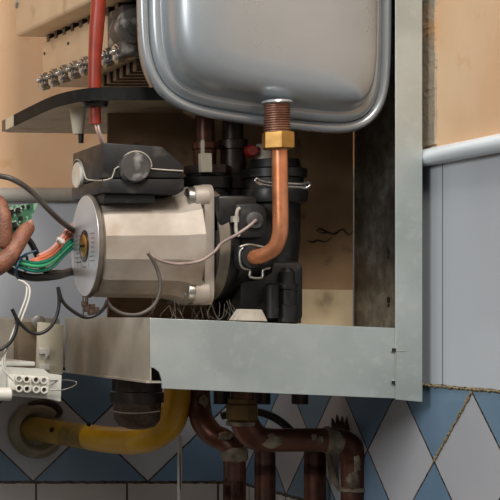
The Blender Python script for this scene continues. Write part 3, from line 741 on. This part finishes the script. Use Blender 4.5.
# left copper elbow
ce = thing('copper_elbow', W(212, 500, .05), 'tarnished copper elbow pipe right of the yellow pipe', 'pipe')
finish('pipe', ptube([(199,380,.06),(199,400,.06),(202,420,.05),(212,434,.04),(224,440,.035),(233,450,.03),(234.5,466,.03),(234.5,500,.03),(234.5,600,.03),(234.5,1788.5,0.03)], [11,11,11.5,11.5,11.5,11.5,10.8,10.8,10.8,10.8], 22), 'old_copper', ce, 60)
bm = B(); lathe(bm, W(234.5, 447, .03), -ZD, [(0, .0122), (.003, .0132), (.012, .0132), (.014, .0118)], 28)
lab(finish('solder_sleeve', bm, 'solder', ce, 50), 'pale soldered collar')
for p_, rr in ((W(226, 436, .022), (.008,.006,.004)), (W(204, 402, .048), (.004,.005,.007)), (W(236, 460, .02), (.006,.004,.004))):
    lab(finish('solder_patch', blob(B(), p_, *rr, .5, 60), 'solder', ce, 50), 'pale crusty solder')
# union + main manifold pipe
mp = thing('manifold_pipe', W(300, 500, 0), 'tarnished copper pipe with pale solder patches crossing below the casing', 'pipe')
y_ = -.03
finish('pipe', ptube([(243,386,y_),(243,410,y_),(245,424,y_),(254,436,y_),(268,440,y_),(300,440,y_),(325,440,y_),(339,441,y_),(349,447,y_),(353,459,y_),(353,480,y_),(353,600,y_),(353,1841.4,-0.03)], [11.5,12,13.5,13.5,12,11.8,11.8,12.5,13,12.5,11.5,11.5,11.5], 26, 6), 'old_copper', mp, 60)
bm = B(); c = W(242, 421, y_); h = lambda y: ZS(y, y_) - c.z
lathe(bm, c, ZD, [(0, .0135), (.002, .0155), (h(405), .0155), (h(403), .014), (h(399), .014)], 8); lab(finish('union_nut', bm, 'old_brass', mp, 20), 'dull brass union nut')
lab(finish('solder_ring', lathe(B(), W(242, 426, y_), ZD, [(0, .013), (.001, .0148), (.004, .0148), (.005, .013)], 30), 'solder', mp), 'pale ring under the nut')
for x, y, rx, rz in ((272,441,.0115,.0065),(314,437,.0028,.0035),(320,440,.003,.004)): lab(finish('solder_patch', blob(B(), W(x, y, y_-.0105), rx, .0022, rz, .45, 70), 'solder', mp, 50), 'pale crusty solder')
bm = B(); tube(bm, [W(324,440,y_),W(333,440.5,y_),W(340,442,y_)], 12.7*K(y_), 24, 4); lathe(bm, W(325,440,y_), XD, [(0,.0122),(.001,.0136),(.003,.0136),(.004,.012)], 28)
lathe(bm, W(353,492,y_), ZD, [(0,.0115),(.001,.0132),(.004,.0132),(.005,.0115)], 28); blob(bm, W(353,481,y_-.009), .007, .004, .010, .4, 80); blob(bm, W(357,462,y_-.0095), .005, .004, .011, .4, 80)
lab(finish('solder_sleeve', bm, 'solder', mp, 50), 'pale soldered sleeve')
# rear vertical pipes
wire('drop_pipe', [(265,432,.04),(265,470,.04),(265,600,.04),(265,1780.0,0.04)], 10, 'old_copper', 'straight brown pipe dropping behind the manifold pipe, left of two', 'pipe', 24, 'brown drop pipes')
wire('drop_pipe', [(315,432,.04),(315,470,.04),(315,600,.04),(315,1780.0,0.04)], 10.5, 'old_copper', 'straight brown pipe dropping behind the manifold pipe, right of two', 'pipe', 24, 'brown drop pipes')
wire('black_hose', [(222,416,.05),(240,412,.05),(258,412,.045),(275,418,.04),(290,430,.04),(296,440,.045)], 4, 'wire_black', 'black hose arching behind the brass union nut', 'hose', 16)
wire('hemp_strip', [(328,452,.02),(331,466,.02),(336,482,.02),(343,494,.02),(350,505,.02)], [2.5,3.5,3,2.5,2.5], 'solder', 'grey frayed strip hanging beside the right elbow pipe', 'strip', 8)
bm = B()  # dark spiky blob above the right elbow
for i, (x, dx, h_) in enumerate(((334,-2,14),(338,-1,18),(342,0,16),(346,2,18),(350,2,12),(340,-3,10))):
    tube(bm, [W(x, 430, 0), W(x+dx*.5, 430-h_*.5, 0), W(x+dx, 430-h_*.85, 0)], [.0026,.002,.0006], 7, 3)
blob(bm, W(343, 428, 0), .010, .006, .004, .4)
tag(finish('dark_tuft', bm, 'rust_dark', None, 60), 'dark spiky tuft above the right copper elbow', 'tuft')
# back-ground bits: dark connector stubs above manifold
sb_ = thing('pipe_stub', W(300, 402, .02), 'dark stubs descending from the tray floor behind the union nut', 'pipe')
for x in (222, 262, 300): finish('stub', ptube([(x,375,.0),(x,392,.0),(x,404,.0)], 8, 18), 'dark_iron', sb_, 60)

# ---------------------------------------------------------------- grout crust & cobwebs
bm = B(); random.seed(9)
def RW(y, z): return Vector((XR - .0006, y, ZC + z))
a = Vector((0, -.2495, -.066)); b = Vector((0, -.182, -.131))
for i in range(60):
    t = i/59; p = a.lerp(b, t)
    blob(bm, RW(p.y + random.uniform(-.0008,.0008), p.z + random.uniform(-.0008,.0008)), .0011, random.uniform(.0006,.0018), random.uniform(.0008,.0024), .5, 200, 1)
for i in range(170):
    y = -.47 + i*.002
    blob(bm, RW(y, -.0633 + random.uniform(-.0006,.0006)), .0011, random.uniform(.0008,.002), random.uniform(.0005,.0018), .5, 200, 1)
tag(finish('grout_crust', bm, 'dirt', None, 60), 'crumbly brown grout along the diamond tile joints on the right wall', 'grout', kind='stuff')
bm = B(); random.seed(21)
for i in range(26):
    x = random.choice((random.uniform(150,235), random.uniform(165,232)))
    y0 = random.uniform(296, 310); Y = random.uniform(-.165, -.11)
    x1 = x + random.uniform(-14, 14); y1 = ZS(0,0) and random.uniform(318, 321)
    mid = W((x+x1)/2 + random.uniform(-4,4), (y0+y1)/2 + random.uniform(1,4), Y)
    tube(bm, [W(x, y0, Y), mid, W(x1, y1, Y + random.uniform(-.01,.01))], .00009, 4, 4)
tag(finish('cobweb', bm, 'web', None, 60), 'fine cobweb strands between pump and tray', 'cobweb', kind='stuff')

# ---------------------------------------------------------------- camera & light
cam = bpy.data.cameras.new('camera'); co = bpy.data.objects.new('camera', cam); COL.objects.link(co)
co.location = (CX, -D0, ZC); co.rotation_euler = (math.pi/2, 0, 0)
cam.sensor_width = 36; cam.lens = 36 * F_ / 500; cam.shift_x = (250 - PX) / 500; cam.shift_y = (PY - 250) / 500
cam.clip_start = .05; S.camera = co
def area(name, loc, target, size, power, col, sy_=None):
    l = bpy.data.lights.new(name, 'AREA'); l.energy = power; l.color = col; l.size = size
    if sy_: l.shape = 'RECTANGLE'; l.size_y = sy_
    o = bpy.data.objects.new(name, l); COL.objects.link(o); o.location = loc
    o.rotation_euler = (Vector(target) - Vector(loc)).to_track_quat('-Z', 'Y').to_euler(); return o
area('left_fill', (-2.3, -1.9, 2.6), (-.05, 0, 1.5), .9, 42, (.98, .985, 1.0), 1.1)  # unseen fill added from the left to brighten right wall and pump disc
area('ceiling_lamp', (-.35, -1.75, 3.4), (0, 0, 1.5), .7, 60, (1.0, .96, .91))
w = bpy.data.worlds.new('room'); S.world = w; w.use_nodes = True
n = w.node_tree.nodes; l = w.node_tree.links; bg = n['Background']
tc = n.new('ShaderNodeTexCoord'); sp = n.new('ShaderNodeSeparateXYZ'); l.new(tc.outputs['Generated'], sp.inputs[0])
cr = n.new('ShaderNodeValToRGB'); mr = n.new('ShaderNodeMapRange'); mr.inputs[1].default_value = -1; l.new(sp.outputs[2], mr.inputs[0]); l.new(mr.outputs[0], cr.inputs[0])
cr.color_ramp.elements[0].color = (.11, .088, .07, 1); cr.color_ramp.elements[0].position = .25
cr.color_ramp.elements[1].color = (.62, .63, .65, 1); cr.color_ramp.elements[1].position = .75
l.new(cr.outputs[0], bg.inputs[0]); bg.inputs[1].default_value = .5
S.view_settings.view_transform = 'Standard'; S.view_settings.look = 'None'; S.view_settings.exposure = 0; S.view_settings.gamma = 1
